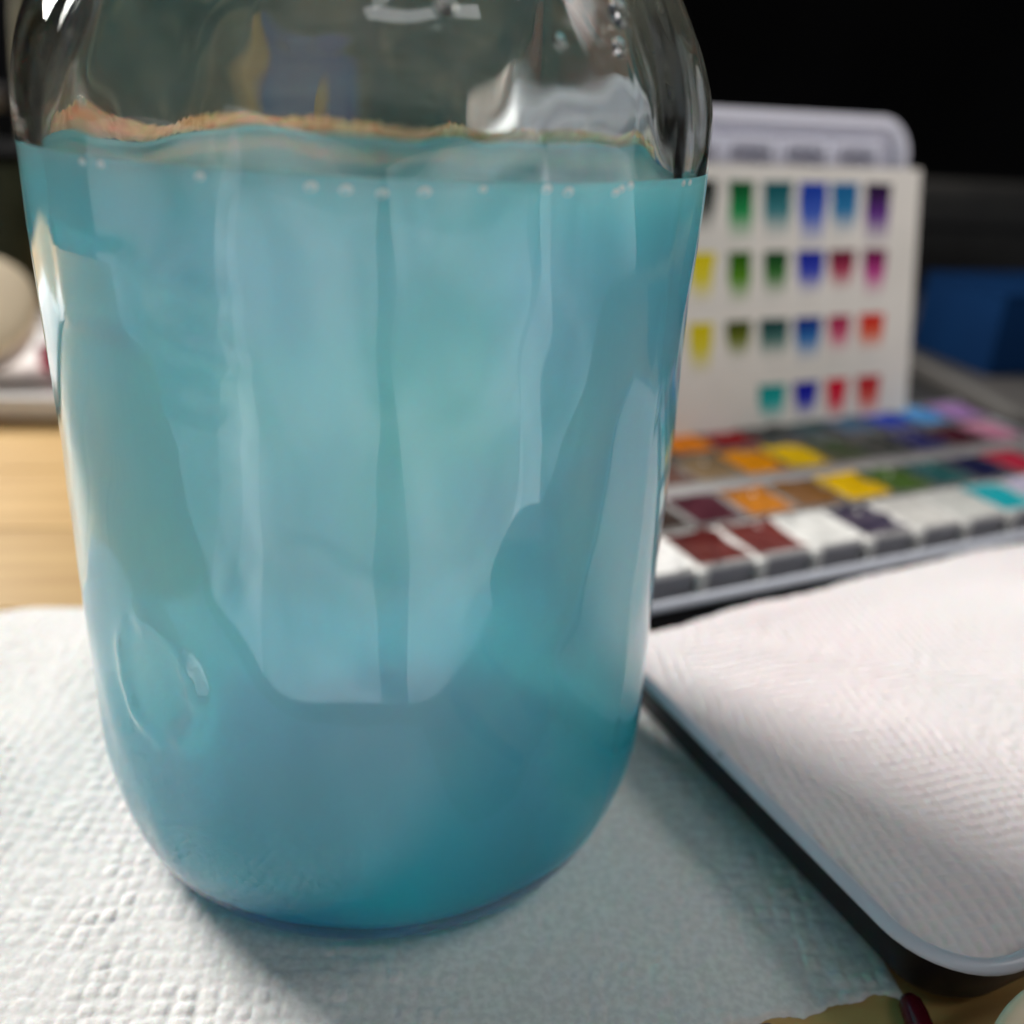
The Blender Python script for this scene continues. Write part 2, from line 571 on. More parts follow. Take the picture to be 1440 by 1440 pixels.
P3 = (cx_, sx_, ZZ)
fade = np.clip((ZZ - 0.004) / 0.01, 0, 1)
wob = waves3(P3, 0.034, 0.00017, 16, 31, (1, 1, 0.55)) + waves3(P3, 0.013, 0.000080, 18, 32, (1, 1, 0.6))
wob += waves3(P3, 0.008, 0.000022, 20, 35, (1, 1, 0.7))
wob += waves3(P3, 0.005, 0.000010, 18, 33, (1, 1, 0.5))
wob += waves3(P3, 0.007, 0.000045, 18, 34) * np.clip((ZZ - 0.121) / 0.006, 0, 1)
# embossing: theta measured from -y towards +x
PH = (TH + math.pi / 2 + math.pi) % (2 * math.pi) - math.pi


def ringat(ph, z, r, wdt, h, ey=1.0):
    d = np.hypot((PH - rad(ph)) * R, (ZZ - z) / ey)
    return h * np.exp(-((d - r) / wdt) ** 2)


an_ = np.arctan2(ZZ - 0.0465, (PH - rad(-39)) * R)
wob += ringat(-39, 0.0465, 0.0078, 0.0015, 0.00085, 1.15) * (0.55 + 0.35 * np.sin(an_ * 2 + 0.8) + 0.18 * np.sin(an_ * 5) + 0.1 * np.sin(an_ * 11 + 1))
wob -= 0.00025 * np.exp(-(np.hypot((PH - rad(-39)) * R, ZZ - 0.0465) / 0.0055) ** 2)
# a flat embossed panel up on the left, and a faint seam on the right
px = np.abs(PH - rad(-43)) * R
pz = np.abs(ZZ - 0.0985)
inside = 1 / (1 + np.exp((np.maximum(px - 0.0068, pz - 0.0052)) / 0.00035))
wob += 0.00050 * inside
wob += 0.00016 * np.exp(-(((PH - rad(50)) * R + 0.0004 * np.sin(ZZ * 260)) / 0.0007) ** 2)
wob += 0.00020 * np.exp(-(((PH - rad(-24)) * R) / 0.0040) ** 2 - ((ZZ - 0.092) / 0.009) ** 2) * np.sign(np.sin(ZZ * 900 + PH * 9) + 0.6) * 0.4
RO = RR + wob * fade
ov = np.stack([RO * np.cos(TH), RO * np.sin(TH), ZZ], -1)
# inner wall, from the rim down to a thick base
WALL = 0.0030
zi = list(np.arange(0.1645, 0.0100, -0.0012)) + [0.0098, 0.0090, 0.0083, 0.0078, 0.0075, 0.0073, 0.0072]
ri = []
for z in zi:
    r = float(np.interp(z, zs, rs)) - WALL if z > 0.03 else outer_r(max(z - 0.0038, 0)) - WALL
    if z < 0.0110:
        r -= 0.0035 * ((0.0110 - z) / 0.0038) ** 2.5
    ri.append(r)
THi, ZI = np.meshgrid(th, np.array(zi))
RI = np.tile(np.array(ri)[:, None], (1, SEG))
Pi = (np.cos(THi) * R, np.sin(THi) * R, ZI)
RI = RI + (waves3(Pi, 0.028, 0.00022, 16, 41, (1, 1, 0.8)) + waves3(Pi, 0.009, 0.00002, 16, 42)) * np.clip((ZI - 0.008) / 0.01, 0, 1)
iv = np.stack([RI * np.cos(THi), RI * np.sin(THi), ZI], -1)
allr = np.concatenate([ov, iv])
nr = len(allr)
v = list(allr.reshape(-1, 3))
f = []
for a in range(nr - 1):
    for q in range(SEG):
        q2 = (q + 1) % SEG
        f.append((a * SEG + q, a * SEG + q2, (a + 1) * SEG + q2, (a + 1) * SEG + q))
# punt underneath, inner floor
b0 = len(v); v.append((0, 0, 0.0030))
pr = len(v)
for q in range(SEG):
    v.append((R * 0.62 * math.cos(th[q]), R * 0.62 * math.sin(th[q]), 0.0020))
for q in range(SEG):
    q2 = (q + 1) % SEG
    f.append((pr + q, pr + q2, q2, q))
    f.append((b0, pr + q2, pr + q))
t0 = len(v); v.append((0, 0, 0.0070))
l0 = (nr - 1) * SEG
for q in range(SEG):
    f.append((l0 + q, l0 + (q + 1) % SEG, t0))
me = pyd('glass_body', v, f)
bm = bmesh.new(); bm.from_mesh(me)
bmesh.ops.recalc_face_normals(bm, faces=list(bm.faces))
bm.to_mesh(me); bm.free()
link('glass_body', me, 'glass', jar)

# tan band on the glass in place of wood refracted at the far water line
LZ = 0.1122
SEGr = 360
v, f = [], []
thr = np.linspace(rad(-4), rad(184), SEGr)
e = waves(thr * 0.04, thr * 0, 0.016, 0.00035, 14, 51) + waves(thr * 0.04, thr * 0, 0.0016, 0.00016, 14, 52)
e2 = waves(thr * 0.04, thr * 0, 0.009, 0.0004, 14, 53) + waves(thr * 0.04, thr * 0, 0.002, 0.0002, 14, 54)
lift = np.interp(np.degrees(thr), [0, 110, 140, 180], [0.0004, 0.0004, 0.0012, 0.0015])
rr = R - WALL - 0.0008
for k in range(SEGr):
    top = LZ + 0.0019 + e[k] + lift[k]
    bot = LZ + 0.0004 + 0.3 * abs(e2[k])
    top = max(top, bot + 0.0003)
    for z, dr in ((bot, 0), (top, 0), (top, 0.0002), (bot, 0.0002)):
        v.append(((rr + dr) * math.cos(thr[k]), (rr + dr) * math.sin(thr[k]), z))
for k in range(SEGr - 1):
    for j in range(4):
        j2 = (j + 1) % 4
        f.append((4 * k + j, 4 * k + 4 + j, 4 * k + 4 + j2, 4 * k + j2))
link('refraction_band', pyd('refraction_band', v, f), 'tan_refraction', jar)

# water: its wall lies inside the thickness of the glass, so there is no air gap
prof = [(0, 0.0056), (0.02, 0.0056)]
LW = 0.0014
zl = [0.0057, 0.0058, 0.0060, 0.0064, 0.0069, 0.0076, 0.0085, 0.0095, 0.0106] + list(np.arange(0.012, LZ, 0.0014))
for z in zl:
    r = outer_r(max(z - 0.0018, 0)) - LW
    if z < 0.0090:
        r -= 0.0034 * ((0.0090 - z) / 0.0033) ** 2.2
    prof.append((r, z))
prof += [(R - LW, LZ + 0.0004), (R - LW - 0.0006, LZ + 0.0004), (R - WALL - 0.0004, LZ + 0.0002), (R - WALL - 0.0012, LZ - 0.0002), (R - WALL - 0.0025, LZ - 0.0004)]
for r in (0.035, 0.02, 0.01): prof.append((r, LZ - 0.0005))
prof.append((0, LZ - 0.0005))
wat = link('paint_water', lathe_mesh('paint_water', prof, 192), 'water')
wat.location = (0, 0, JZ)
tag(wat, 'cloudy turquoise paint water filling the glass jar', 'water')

# bubbles along the water line
bub = [(-42.4, 112.2, .8), (-38.7, 112.2, .8), (-22.8, 112.0, .9), (-8.4, 111.8, 1.1), (-4.1, 111.7, 1.1), (0.3, 111.5, 1), (5.6, 111.8, 1.1), (13.2, 112.2, .6), (22.3, 112.3, 1), (25.7, 112.0, 1.1), (34.2, 111.8, .9), (35.4, 112.2, .8), (37.3, 112.5, .9), (52.2, 112.4, .7), (54.8, 112.4, .7)]
names = ['leftmost air bubble on the water line at the left edge of the jar', 'second air bubble from the left edge of the jar', 'lone air bubble on the water line left of the middle', 'leftmost of the four spaced air bubbles in the middle of the water line',
         'second of the four spaced air bubbles in the middle of the water line', 'third and lowest of the four spaced middle bubbles', 'rightmost of the four spaced bubbles in the middle of the water line', 'faint tiny air bubble right of the four spaced middle ones',
         'air bubble at the left of the right-hand cluster', 'brightest air bubble in the right-hand cluster', 'lower air bubble of the trio near the right edge', 'middle air bubble of the trio near the right edge', 'upper air bubble of the trio near the right edge', 'left one of the two tiny bubbles at the right edge of the jar', 'right one of the two tiny bubbles at the right edge of the jar']
for (a, z, s), lb in zip(bub, names):
    bm = bmesh.new()
    n1, n2 = 20, 8
    R1, R2_ = 0.00052 * s, 0.00012
    vv = []
    for i in range(n1):
        for j in range(n2):
            t, q = 2 * math.pi * i / n1, 2 * math.pi * j / n2
            thick = R2_ * (1.3 + 0.9 * math.sin(t + 0.6))
            vv.append(bm.verts.new(((R1 + thick * math.cos(q)) * math.cos(t), thick * math.sin(q), (R1 * 0.62 + thick * math.cos(q)) * math.sin(t))))
    for i in range(n1):
        for j in range(n2):
            bm.faces.new((vv[i * n2 + j], vv[((i + 1) % n1) * n2 + j], vv[((i + 1) % n1) * n2 + (j + 1) % n2], vv[i * n2 + (j + 1) % n2]))
    me = bpy.data.meshes.new('air_bubble')
    bm.to_mesh(me); bm.free()
    o = link('air_bubble', me, 'bubble')
    ra = R - LW + 0.00025
    o.location = (ra * math.sin(rad(a)), -ra * math.cos(rad(a)), JZ + z / 1000 - 0.0004)
    o.rotation_euler = (0, rad(-14), rad(a))
    tag(o, lb, 'bubble', 'air bubbles along the water line')

# a few drops clinging to the shoulder
for a, z, s_, lb in ((34.5, 0.1262, 1.0, 'bright water drop on the right shoulder of the jar'), (36.0, 0.1296, 1.5, 'long water drop above the bright one on the right shoulder'),
                     (24.0, 0.1262, 0.8, 'small water drop right of the middle of the jar shoulder'), (8.5, 0.1290, 1.5, 'large round water drop at the top middle of the jar'),
                     (-40.0, 0.1180, 0.5, 'tiny water drop on the left shoulder of the jar')):
    ro = float(np.interp(z, zs, rs)) + 0.0001
    slope = math.atan2(float(np.interp(z - 0.001, zs, rs)) - float(np.interp(z + 0.001, zs, rs)), 0.002)
    o = link('water_drop', lathe_mesh('water_drop', [(0, -0.00025), (0.0008 * s_, -0.0002), (0.00085 * s_, 0.0001), (0.0007 * s_, 0.0004 * s_), (0.0004 * s_, 0.0006 * s_), (0, 0.00068 * s_)], 24), 'drop')
    n_ = Vector((math.sin(rad(a)) * math.cos(slope), -math.cos(rad(a)) * math.cos(slope), math.sin(slope)))
    o.rotation_mode = 'QUATERNION'
    o.rotation_quaternion = n_.to_track_quat('Z', 'Y')
    o.location = (ro * math.sin(rad(a)), -ro * math.cos(rad(a)), JZ + z)
    o.scale = (1, 1.35, 1)
    tag(o, lb, 'water drop', 'water drops on the jar shoulder')

# ------------------------------------------------------------------ paint tin (local u, v axes)
PA = rad(17.5)
U = Vector((math.cos(PA), math.sin(PA), 0))
V = Vector((-math.sin(PA), math.cos(PA), 0))


def uv(u, v_, z=0.0):
    return U * u + V * v_ + Vector((0, 0, z))


tin = thing('paint_tin', 'open black watercolour tin with grey enamel rim, its lid laid flat towards the viewer', 'paint tin', (0, 0, 0), PA)
lid_r = (0.0525, 0.300, -0.0880, 0.0185)
zb = 0.0016
RZ = 0.0145
lidsh = link('lid', loft_rrect('lid', lid_r, 0.014, [(0.0085, zb), (0.0056, zb + 0.0006), (0.0036, zb + 0.0030), (0.0010, RZ - 0.0022), (0.0008, RZ - 0.0012), (0.0014, RZ - 0.0012), (0.0022, RZ - 0.0030), (0.0052, zb + 0.0036), (0.0090, zb + 0.0016)], 10), 'black_enamel', tin)
rim = link('rim', loft_rrect('rim', lid_r, 0.014, [(0.0004, RZ - 0.0016), (0.0000, RZ - 0.0010), (0.0001, RZ - 0.0004), (0.0008, RZ + 0.0001), (0.0016, RZ + 0.0002), (0.0024, RZ - 0.0003), (0.0027, RZ - 0.0012), (0.0024, RZ - 0.0020)], 10, False, False), 'rim_enamel', lidsh)
base_r = (0.0525, 0.300, 0.0200, 0.1290)
bs = link('base', loft_rrect('base', base_r, 0.012, [(0.0055, zb), (0.0026, zb + 0.0006), (0.0012, zb + 0.0030), (0.0006, 0.0072), (0.0008, 0.0078), (0.0020, 0.0078), (0.0028, 0.0065), (0.0034, zb + 0.0028), (0.0060, zb + 0.0016)], 10), 'black_enamel', tin)
link('rim', loft_rrect('rim', base_r, 0.012, [(0.0004, 0.0072), (0.0000, 0.0078), (0.0001, 0.0084), (0.0010, 0.0088), (0.0020, 0.0086), (0.0026, 0.0080), (0.0024, 0.0072)], 10, False, False), 'rim_enamel', bs)
# hinge barrel
bm = bmesh.new()
for u0 in np.arange(0.07, 0.28, 0.0245):
    g = bmesh.ops.create_cone(bm, cap_ends=True, segments=12, radius1=0.0013, radius2=0.0013, depth=0.022)
    bmesh.ops.rotate(bm, verts=g['verts'], cent=(0, 0, 0), matrix=Matrix.Rotation(rad(90), 3, 'Y'))
    bmesh.ops.translate(bm, verts=g['verts'], vec=(u0 + 0.011, 0.01925, 0.0072))
me = bpy.data.meshes.new('hinge'); bm.to_mesh(me); bm.free()
link('hinge', me, 'black_enamel', tin)
# folded paper towel lying in the lid
nx, ny = 560, 250
gx = np.linspace(0.0556, 0.296, nx)
gy = np.linspace(-0.0848, 0.0172, ny)
X, Y = np.meshgrid(gx, gy)
Z = 0.0117 + emboss(X, Y, rad(-14), 0.0023, 0.00046, 61, False, 0.07) + waves(X, Y, 0.05, 0.00014, 10, 62) + waves(X, Y, 0.0012, 0.00002, 14, 63)
Z += 0.0003 * np.exp(-((Y + 0.012 + 0.55 * (X - 0.1) + 0.004 * np.sin(X * 60)) / 0.006) ** 2)
ed = np.minimum(np.minimum(X - 0.0556, Y + 0.0848), np.minimum(0.296 - X, 0.0172 - Y + 0.004))
cr = np.hypot(np.minimum(X - 0.0665, 0), np.minimum(Y + 0.0738, 0))      # rounded near corner
Z -= 0.0022 * np.exp(-ed / 0.0016)
Z += 0.0007 * np.exp(-((Y - 0.0172) / 0.010) ** 2)
be = np.clip(0.0100 + (X - 0.07) * 0.06, 0.0100, 0.0150) + 0.0006 * np.sin(X * 150)
Y = np.where(Y > -0.04, -0.04 + (Y + 0.04) * (be + 0.04) / (0.0172 + 0.04), Y)
far = np.minimum(X - 0.0665, 0) ** 2 + np.minimum(Y + 0.0738, 0) ** 2
# pull the corner inwards along the round of the lid
sc = np.where((X < 0.0665) & (Y < -0.0738) & (cr > 0.0109), 0.0109 / np.maximum(cr, 1e-9), 1.0)
X = np.where(sc < 1, 0.0665 + (X - 0.0665) * sc, X)
Y = np.where(sc < 1, -0.0738 + (Y + 0.0738) * sc, Y)
ft = link('folded_paper_towel', grid_mesh('folded_paper_towel', X, Y, Z), 'towel2')
ft.rotation_euler = (0, 0, PA)
tag(ft, 'white folded paper towel with faint pink stains lining the tin lid', 'paper towel')

# fittings of the base: clip plates before the front row, metal strip, side rails
PITCH = 0.0188
U0 = 0.0937
for k in range(-2, 10):
    ua = U0 + k * PITCH
    link('clip_plate', box_mesh('clip_plate', ua + 0.0020, ua + PITCH - 0.0020, 0.0287, 0.0293, 0.0052, 0.0136, 0.0002, 1), 'grey_metal', tin, False)
    link('divider', box_mesh('divider', ua - 0.0014, ua + 0.0014, 0.0274, 0.0300, 0.0050, 0.0143, 0.0003, 1), 'white_plastic', tin, False)
link('strip', box_mesh('strip', 0.058, 0.294, 0.0722, 0.0782, 0.0042, 0.0142, 0.0004, 1), 'strip_metal', tin, False)
link('strip', box_mesh('strip', 0.058, 0.294, 0.0502, 0.0514, 0.0042, 0.0126, 0.0002, 1), 'white_plastic', tin, False)
link('back_rail', box_mesh('back_rail', 0.058, 0.294, 0.1238, 0.1256, 0.0042, 0.0130, 0.0003, 1), 'grey_metal', tin, False)

# pans
pan_shell = {}


def shell_mesh(w_, d_, h_):
    return loft_rrect('pan_shell', (-w_ / 2, w_ / 2, -d_ / 2, d_ / 2), 0.0012,
                      [(0.0009, 0), (0.0006, 0.0006), (0.0, h_ - 0.0003), (0.0001, h_), (0.0006, h_), (0.0007, h_ - 0.0004), (0.0009, 0.0040), (0.0020, 0.0030)], 4)


SH = shell_mesh(0.0182, 0.0196, 0.0088)
SHG = shell_mesh(0.0182, 0.0196, 0.0088)


def paint_mat(c, wear):
    gl = random.random() < 0.6 and max(c) < 0.25
    mt = mat('paint', c, 0.28 if gl else 0.7, Specular_IOR_Level=0.35 if gl else 0.08)
    lc = tuple(min(1, x * 1.12 + 0.008) for x in c)
    dc = tuple(x * 0.85 for x in c)
    n, r, mp = mottle(mt, dc, lc, 150, 4, 0.32, 0.7)
    if wear:      # white pan showing where the paint has been used up
        r.color_ramp.elements[1].position = 0.62
        e1 = r.color_ramp.elements.new(0.64)
        e1.color = (0.74, 0.73, 0.70, 1)
        n.inputs['Scale'].default_value = 90
        r.color_ramp.elements[0].position = 0.35
    return mt


def cake_mesh(seed, dome):
    g = np.random.RandomState(seed)
    n = 12
    a = np.linspace(-1, 1, n)
    A, B = np.meshgrid(a * 0.0087, a * 0.0094)
    q = np.maximum(np.abs(A) / 0.00865, np.abs(B) / 0.0093)
    Z = 0.0086 - 0.0016 * dome * (1 - q ** 3) + 0.0003 * waves(A, B, 0.008, 1, 6, seed)
    me = grid_mesh('paint_cake', A, B, Z)
    return me


pans = [
    # v, first u, [(colour, wear, label)]
    (0.0402, U0 - PITCH / 2, 0.0050, [
        ((0.76, 0.75, 0.73), 0, 'white paint pan at the left of the front row beside the jar'),
        ((0.115, 0.016, 0.014), 0, 'brick maroon paint pan in the front row next to the white one'),
        ((0.135, 0.018, 0.013), 1, 'worn rust red paint pan, second reddish one in the front row'),
        ((0.70, 0.70, 0.67), 0, 'white paint pan in the front row right of the rust red one'),
        ((0.055, 0.045, 0.08), 1, 'worn lavender paint pan in the front row between white pans'),
        ((0.68, 0.67, 0.63), 0, 'off white paint pan in the front row just right of the lavender'),
        ((0.66, 0.67, 0.63), 0, 'off white paint pan in the front row just left of the cyan'),
        ((0.01, 0.40, 0.46), 1, 'cyan turquoise paint pan near the right end of the front row'),
        ((0.52, 0.48, 0.64), 1, 'pale lavender paint pan at the right end of the front row')]),
    (0.0618, 0.0995, 0.0050, [
        ((0.030, 0.018, 0.014), 0, 'blackish brown paint pan in the second row beside the jar'),
        ((0.055, 0.010, 0.018), 0, 'dark burgundy paint pan in the second row'),
        ((0.40, 0.14, 0.01), 1, 'worn orange ochre paint pan in the second row'),
        ((0.20, 0.085, 0.012), 0, 'caramel brown paint pan in the second row left of the yellow'),
        ((0.92, 0.50, 0.0), 0, 'bright yellow paint pan in the second row'),
        ((0.07, 0.14, 0.025), 1, 'olive green paint pan in the second row right of the yellow'),
        ((0.02, 0.10, 0.10), 1, 'teal green paint pan in the second row'),
        ((0.012, 0.014, 0.06), 0, 'navy paint pan in the second row'),
        ((0.42, 0.02, 0.05), 0, 'crimson paint pan at the right end of the second row')]),
    (0.0890, 0.1195, 0.0050, [
        ((0.09, 0.03, 0.018), 0, 'reddish brown paint pan in the third row beside the jar'),
        ((0.25, 0.17, 0.09), 1, 'worn beige tan paint pan in the third row'),
        ((0.92, 0.30, 0.0), 0, 'golden yellow paint pan in the third row'),
        ((0.92, 0.52, 0.0), 0, 'lemon yellow paint pan in the third row right of the golden one'),
        ((0.016, 0.055, 0.008), 0, 'dark green paint pan in the third row right of the lemon yellow'),
        ((0.012, 0.020, 0.014), 0, 'greenish black paint pan in the third row'),
        ((0.022, 0.022, 0.11), 1, 'worn indigo paint pan in the third row'),
        ((0.06, 0.006, 0.016), 0, 'blackish maroon paint pan in the third row'),
        ((0.50, 0.20, 0.30), 1, 'dusty pink paint pan at the right end of the third row')]),
    (0.1115, 0.1445, 0.0050, [
        ((0.90, 0.24, 0.012), 0, 'bright orange paint pan in the back row beside the jar'),
        ((0.25, 0.012, 0.014), 1, 'scarlet red paint pan in the back row next to the orange'),
        ((0.010, 0.011, 0.012), 0, 'black paint pan in the back row next to the scarlet'),
        ((0.012, 0.055, 0.060), 0, 'dark teal paint pan in the back row'),
        ((0.012, 0.10, 0.19), 0, 'teal blue paint pan in the back row below the swatch card'),
        ((0.025, 0.06, 0.42), 0, 'ultramarine blue paint pan in the back row'),
        ((0.08, 0.32, 0.68), 1, 'sky blue paint pan in the back row'),
        ((0.40, 0.22, 0.50), 1, 'lilac paint pan at the right end of the back row')]),
]
sd = 0
for v0, ufirst, z0, row in pans:
    for k, (c, wr, lb) in enumerate(row):
        sd += 1
        loc = uv(ufirst + k * PITCH, v0 + random.uniform(-.0002, .0002), 0.0052)
        t = thing('paint_pan', lb, 'paint pan', loc, PA + rad(random.uniform(-0.6, 0.6)), 'watercolour pans in the tin')
        link('pan_shell', SH if v0 < 0.05 else SHG, 'white_plastic' if v0 < 0.05 else 'grey_plastic', t)
        link('paint_cake', cake_mesh(sd, random.uniform(0.2, 1.0)), paint_mat(tuple(min(0.95, x * 1.15) for x in c) if v0 > 0.05 else c, wr), t)

# ------------------------------------------------------------------ swatch card
LEAN = rad(12)
card = thing('swatch_card', 'off white card with rows of painted colour swatches leaning at the back of the tin', 'swatch card')
card.matrix_world = Matrix.Translation(uv(0.2565, 0.1185, 0.0131)) @ Matrix.Rotation(PA, 4, 'Z') @ Matrix.Rotation(-LEAN, 4, 'X')
link('card_sheet', box_mesh('card_sheet', -0.128, 0.0005, 0.0, 0.0006, 0.0, 0.0922, 0.0001, 1), 'card', card, False)


def swatch_mat(c, c2):
    mt = mat('swatch_paint', c, 0.9, Specular_IOR_Level=0.05)
    tc = nd(mt, 'ShaderNodeTexCoord')
    sp_ = nd(mt, 'ShaderNodeSeparateXYZ')
    lk(mt, tc.outputs['Generated'], sp_.inputs[0])
    nz = nd(mt, 'ShaderNodeTexNoise', Scale=5, Detail=3)
    lk(mt, tc.outputs['Generated'], nz.inputs['Vector'])
    ma = nd(mt, 'ShaderNodeMath', operation='MULTIPLY_ADD')
    ma.inputs[1].default_value = 0.25
    lk(mt, nz.outputs['Fac'], ma.inputs[0])
    lk(mt, sp_.outputs['Z'], ma.inputs[2])
    r = nd(mt, 'ShaderNodeValToRGB')
    e0, e1 = r.color_ramp.elements
    e0.position, e0.color = 0.16, (0.68, 0.645, 0.59, 1)
    e1.position, e1.color = 0.98, (*c, 1)
    em = r.color_ramp.elements.new(0.60)
    em.color = (*c2, 1)
    lk(mt, ma.outputs[0], r.inputs[0])
    lk(mt, r.outputs[0], bsdf(mt).inputs['Base Color'])
    return mt


def swatch(x, ztop, wd, ht, c, c2, seed):
    g = random.Random(seed)
    n = 10
    v = []
    wd *= g.uniform(0.86, 1.16)
    ht *= g.uniform(0.85, 1.2)
    tp = g.uniform(0.12, 0.42)
    for k in range(n + 1):
        t = k / n
        half = wd / 2 * (1 - tp * t ** 1.3) * (1 + g.uniform(-.05, .05))
        if k == n: half *= 0.7
        dz = g.uniform(-.0002, .0002)
        v.append((x - half + g.uniform(-.0002, .0002), -0.00012, ztop - ht * t + dz))
        v.append((x + half + g.uniform(-.0002, .0002), -0.00012, ztop - ht * t - dz))
    f = [(2 * k, 2 * k + 2, 2 * k + 3, 2 * k + 1) for k in range(n)]
    link('swatch', pyd('swatch', v, f), swatch_mat(c, c2), card)


cols = [-0.1000, -0.0838, -0.0679, -0.0519, -0.0369, -0.0207]
SW = [
    (0.0868, 0.0150, [((.010, .014, .012), (.10, .11, .10)), ((.006, .085, .024), (.02, .27, .08)), ((.008, .085, .10), (.05, .20, .22)), ((.012, .045, .32), (.06, .12, .46)), ((.012, .11, .27), (.03, .18, .36)), ((.022, .008, .040), (.13, .04, .24))]),
    (0.0632, 0.0125, [((.62, .50, .010), (.66, .56, .04)), ((.025, .10, .006), (.10, .26, .02)), ((.008, .055, .014), (.05, .18, .04)), ((.012, .022, .28), (.05, .07, .42)), ((.13, .010, .030), (.40, .05, .10)), ((.14, .008, .060), (.48, .06, .25))]),
    (0.0395, 0.0120, [((.60, .48, .010), (.64, .55, .05)), ((.045, .060, .006), (.17, .20, .03)), ((.008, .045, .045), (.07, .17, .15)), ((.008, .028, .20), (.04, .18, .42)), ((.32, .015, .060), (.55, .10, .18)), ((.55, .015, .010), (.65, .12, .06))]),
    (0.0158, 0.0120, [None, None, ((.006, .26, .25), (.03, .38, .36)), ((.008, .010, .28), (.03, .04, .40)), ((.55, .006, .030), (.62, .05, .08)), ((.42, .010, .020), (.60, .11, .08))]),
]
sdx = 100
for zt, ht, row in SW:
    for x, cc in zip(cols, row):
        if cc:
            sdx += 1
            swatch(x, zt, 0.0118, ht * 1.32, cc[0], cc[1], sdx)
            # pencilled name below each swatch: a thin broken stroke
            bm = bmesh.new()
            g = random.Random(sdx)
            xx = x - 0.0045
            while xx < x + 0.004:
                l = g.uniform(0.0004, 0.0011)
                zc = zt - ht * 1.32 - 0.0012 + g.uniform(-.0003, .0003)
                hh = 0.00012
                sl = g.uniform(-.0005, .0005)
                q = [bm.verts.new(p) for p in ((xx, -0.0001, zc - hh), (xx + l, -0.0001, zc + sl - hh), (xx + l, -0.0001, zc + sl + hh), (xx, -0.0001, zc + hh))]
                bm.faces.new(q)
                xx += l + g.uniform(0.0002, 0.0006)
            me = bpy.data.meshes.new('pencil_note'); bm.to_mesh(me); bm.free()
            link('pencil_note', me, 'pencil', card, False)

# ------------------------------------------------------------------ white mixing tray with wells, standing behind the card
tray = thing('mixing_tray', 'white plastic mixing tray with square wells standing upright behind the card', 'mixing tray')
tray.matrix_world = Matrix.Translation(uv(0.262, 0.1322, 0.0010)) @ Matrix.Rotation(PA, 4, 'Z') @ Matrix.Rotation(rad(-9), 4, 'X')
W_, H_ = 0.172, 0.1215


def tray_mesh():
    bm = bmesh.new()
    # x -> along the tray (0 .. -W), z up, y = 0 front face, back at +y
    def loop(ins, yy, r):
        return [bm.verts.new((p[0], yy, p[1])) for p in rrect(-W_ + ins, -ins, ins, H_ - ins, max(r - ins, 0.001), 8)]
    ls = [loop(0.0006, 0.0125, 0.014), loop(0, 0.011, 0.014), loop(0, 0.0012, 0.014), loop(0.0008, 0.0002, 0.014), loop(0.0034, 0.0, 0.014), loop(0.0042, 0.0008, 0.014), loop(0.0078, 0.0092, 0.014), loop(0.0088, 0.0100, 0.014)]
    N = len(ls[0])
    for a, b in zip(ls[:-1], ls[1:]):
        for j in range(N):
            bm.faces.new((a[j], b[j], b[(j + 1) % N], a[(j + 1) % N]))
    bm.faces.new(ls[0]); bm.faces.new(list(reversed(ls[-1])))
    bmesh.ops.recalc_face_normals(bm, faces=list(bm.faces))
    me = bpy.data.meshes.new('tray_body'); bm.to_mesh(me); bm.free()
    return me


link('tray_body', tray_mesh(), 'tray_plastic', tray)


def well_mesh():
    bm = bmesh.new()
    def loop(hw, hh, yy, r):
        return [bm.verts.new((p[0], yy, p[1])) for p in rrect(-hw, hw, -hh, hh, r, 5)]
    ls = [loop(0.01259, 0.0168, 0.0104, 0.002), loop(0.01258, 0.0167, 0.0042, 0.002), loop(0.0120, 0.0162, 0.0034, 0.002), loop(0.0094, 0.0136, 0.0034, 0.002), loop(0.0090, 0.0131, 0.0042, 0.002), loop(0.0084, 0.0120, 0.0096, 0.002), loop(0.0078, 0.0112, 0.0101, 0.002)]
    N = len(ls[0])
    for a, b in zip(ls[:-1], ls[1:]):
        for j in range(N):
            bm.faces.new((a[j], b[j], b[(j + 1) % N], a[(j + 1) % N]))
    bm.faces.new(list(reversed(ls[-1])))
    me = bpy.data.meshes.new('well'); bm.to_mesh(me); bm.free()
    return me


WM = well_mesh()
for rr_ in range(3):
    for k in range(6):
        if k == 5 and W_ < 0.165: continue
        o = link('well', WM, 'tray_plastic', tray)
        o.location = (-0.0240 - k * 0.0252, 0, 0.0968 - rr_ * 0.0338)

# ------------------------------------------------------------------ things behind and around
# blue box on a grey tray at the right
gt = thing('grey_tray', 'flat dark grey metal tray behind the tin at the right edge', 'tray', (0, 0, 0))
RX = Matrix.Rotation(rad(0), 4, 'Z')
link('tray_floor', loft_rrect('tray_floor', (0.263, 0.56, 0.170, 0.445), 0.008, [(0.003, 0.0012), (0.0005, 0.0018), (0.0, 0.0110), (0.0006, 0.0122), (0.0032, 0.0122), (0.0040, 0.0112), (0.0055, 0.0035), (0.009, 0.0030)], 6), 'greytop', gt)
bb = thing('blue_box', 'dark blue cardboard box standing in the grey tray at the right', 'box', (0.366, 0.318, 0.0034), rad(8))
link('carton', box_mesh('carton', -0.068, 0.10, -0.03, 0.03, 0, 0.040, 0.0006, 1), 'blue', bb, False)
link('lid_flap', box_mesh('lid_flap', -0.069, 0.101, -0.0312, 0.031, 0.0402, 0.0412, 0.0003, 1), 'blue', bb, False)
link('side_label', box_mesh('side_label', 0.006, 0.09, -0.0306, -0.0301, 0.004, 0.037), 'blue_edge', bb, False)
dk = thing('grey_case', 'dark brownish grey soft case behind the blue box at the right', 'case', (0.44, 0.485, 0.0))
link('case_body', box_mesh('case_body', -0.165, 0.30, -0.02, 0.02, 0.0, 0.082, 0.012, 3), 'darkgrey', dk)
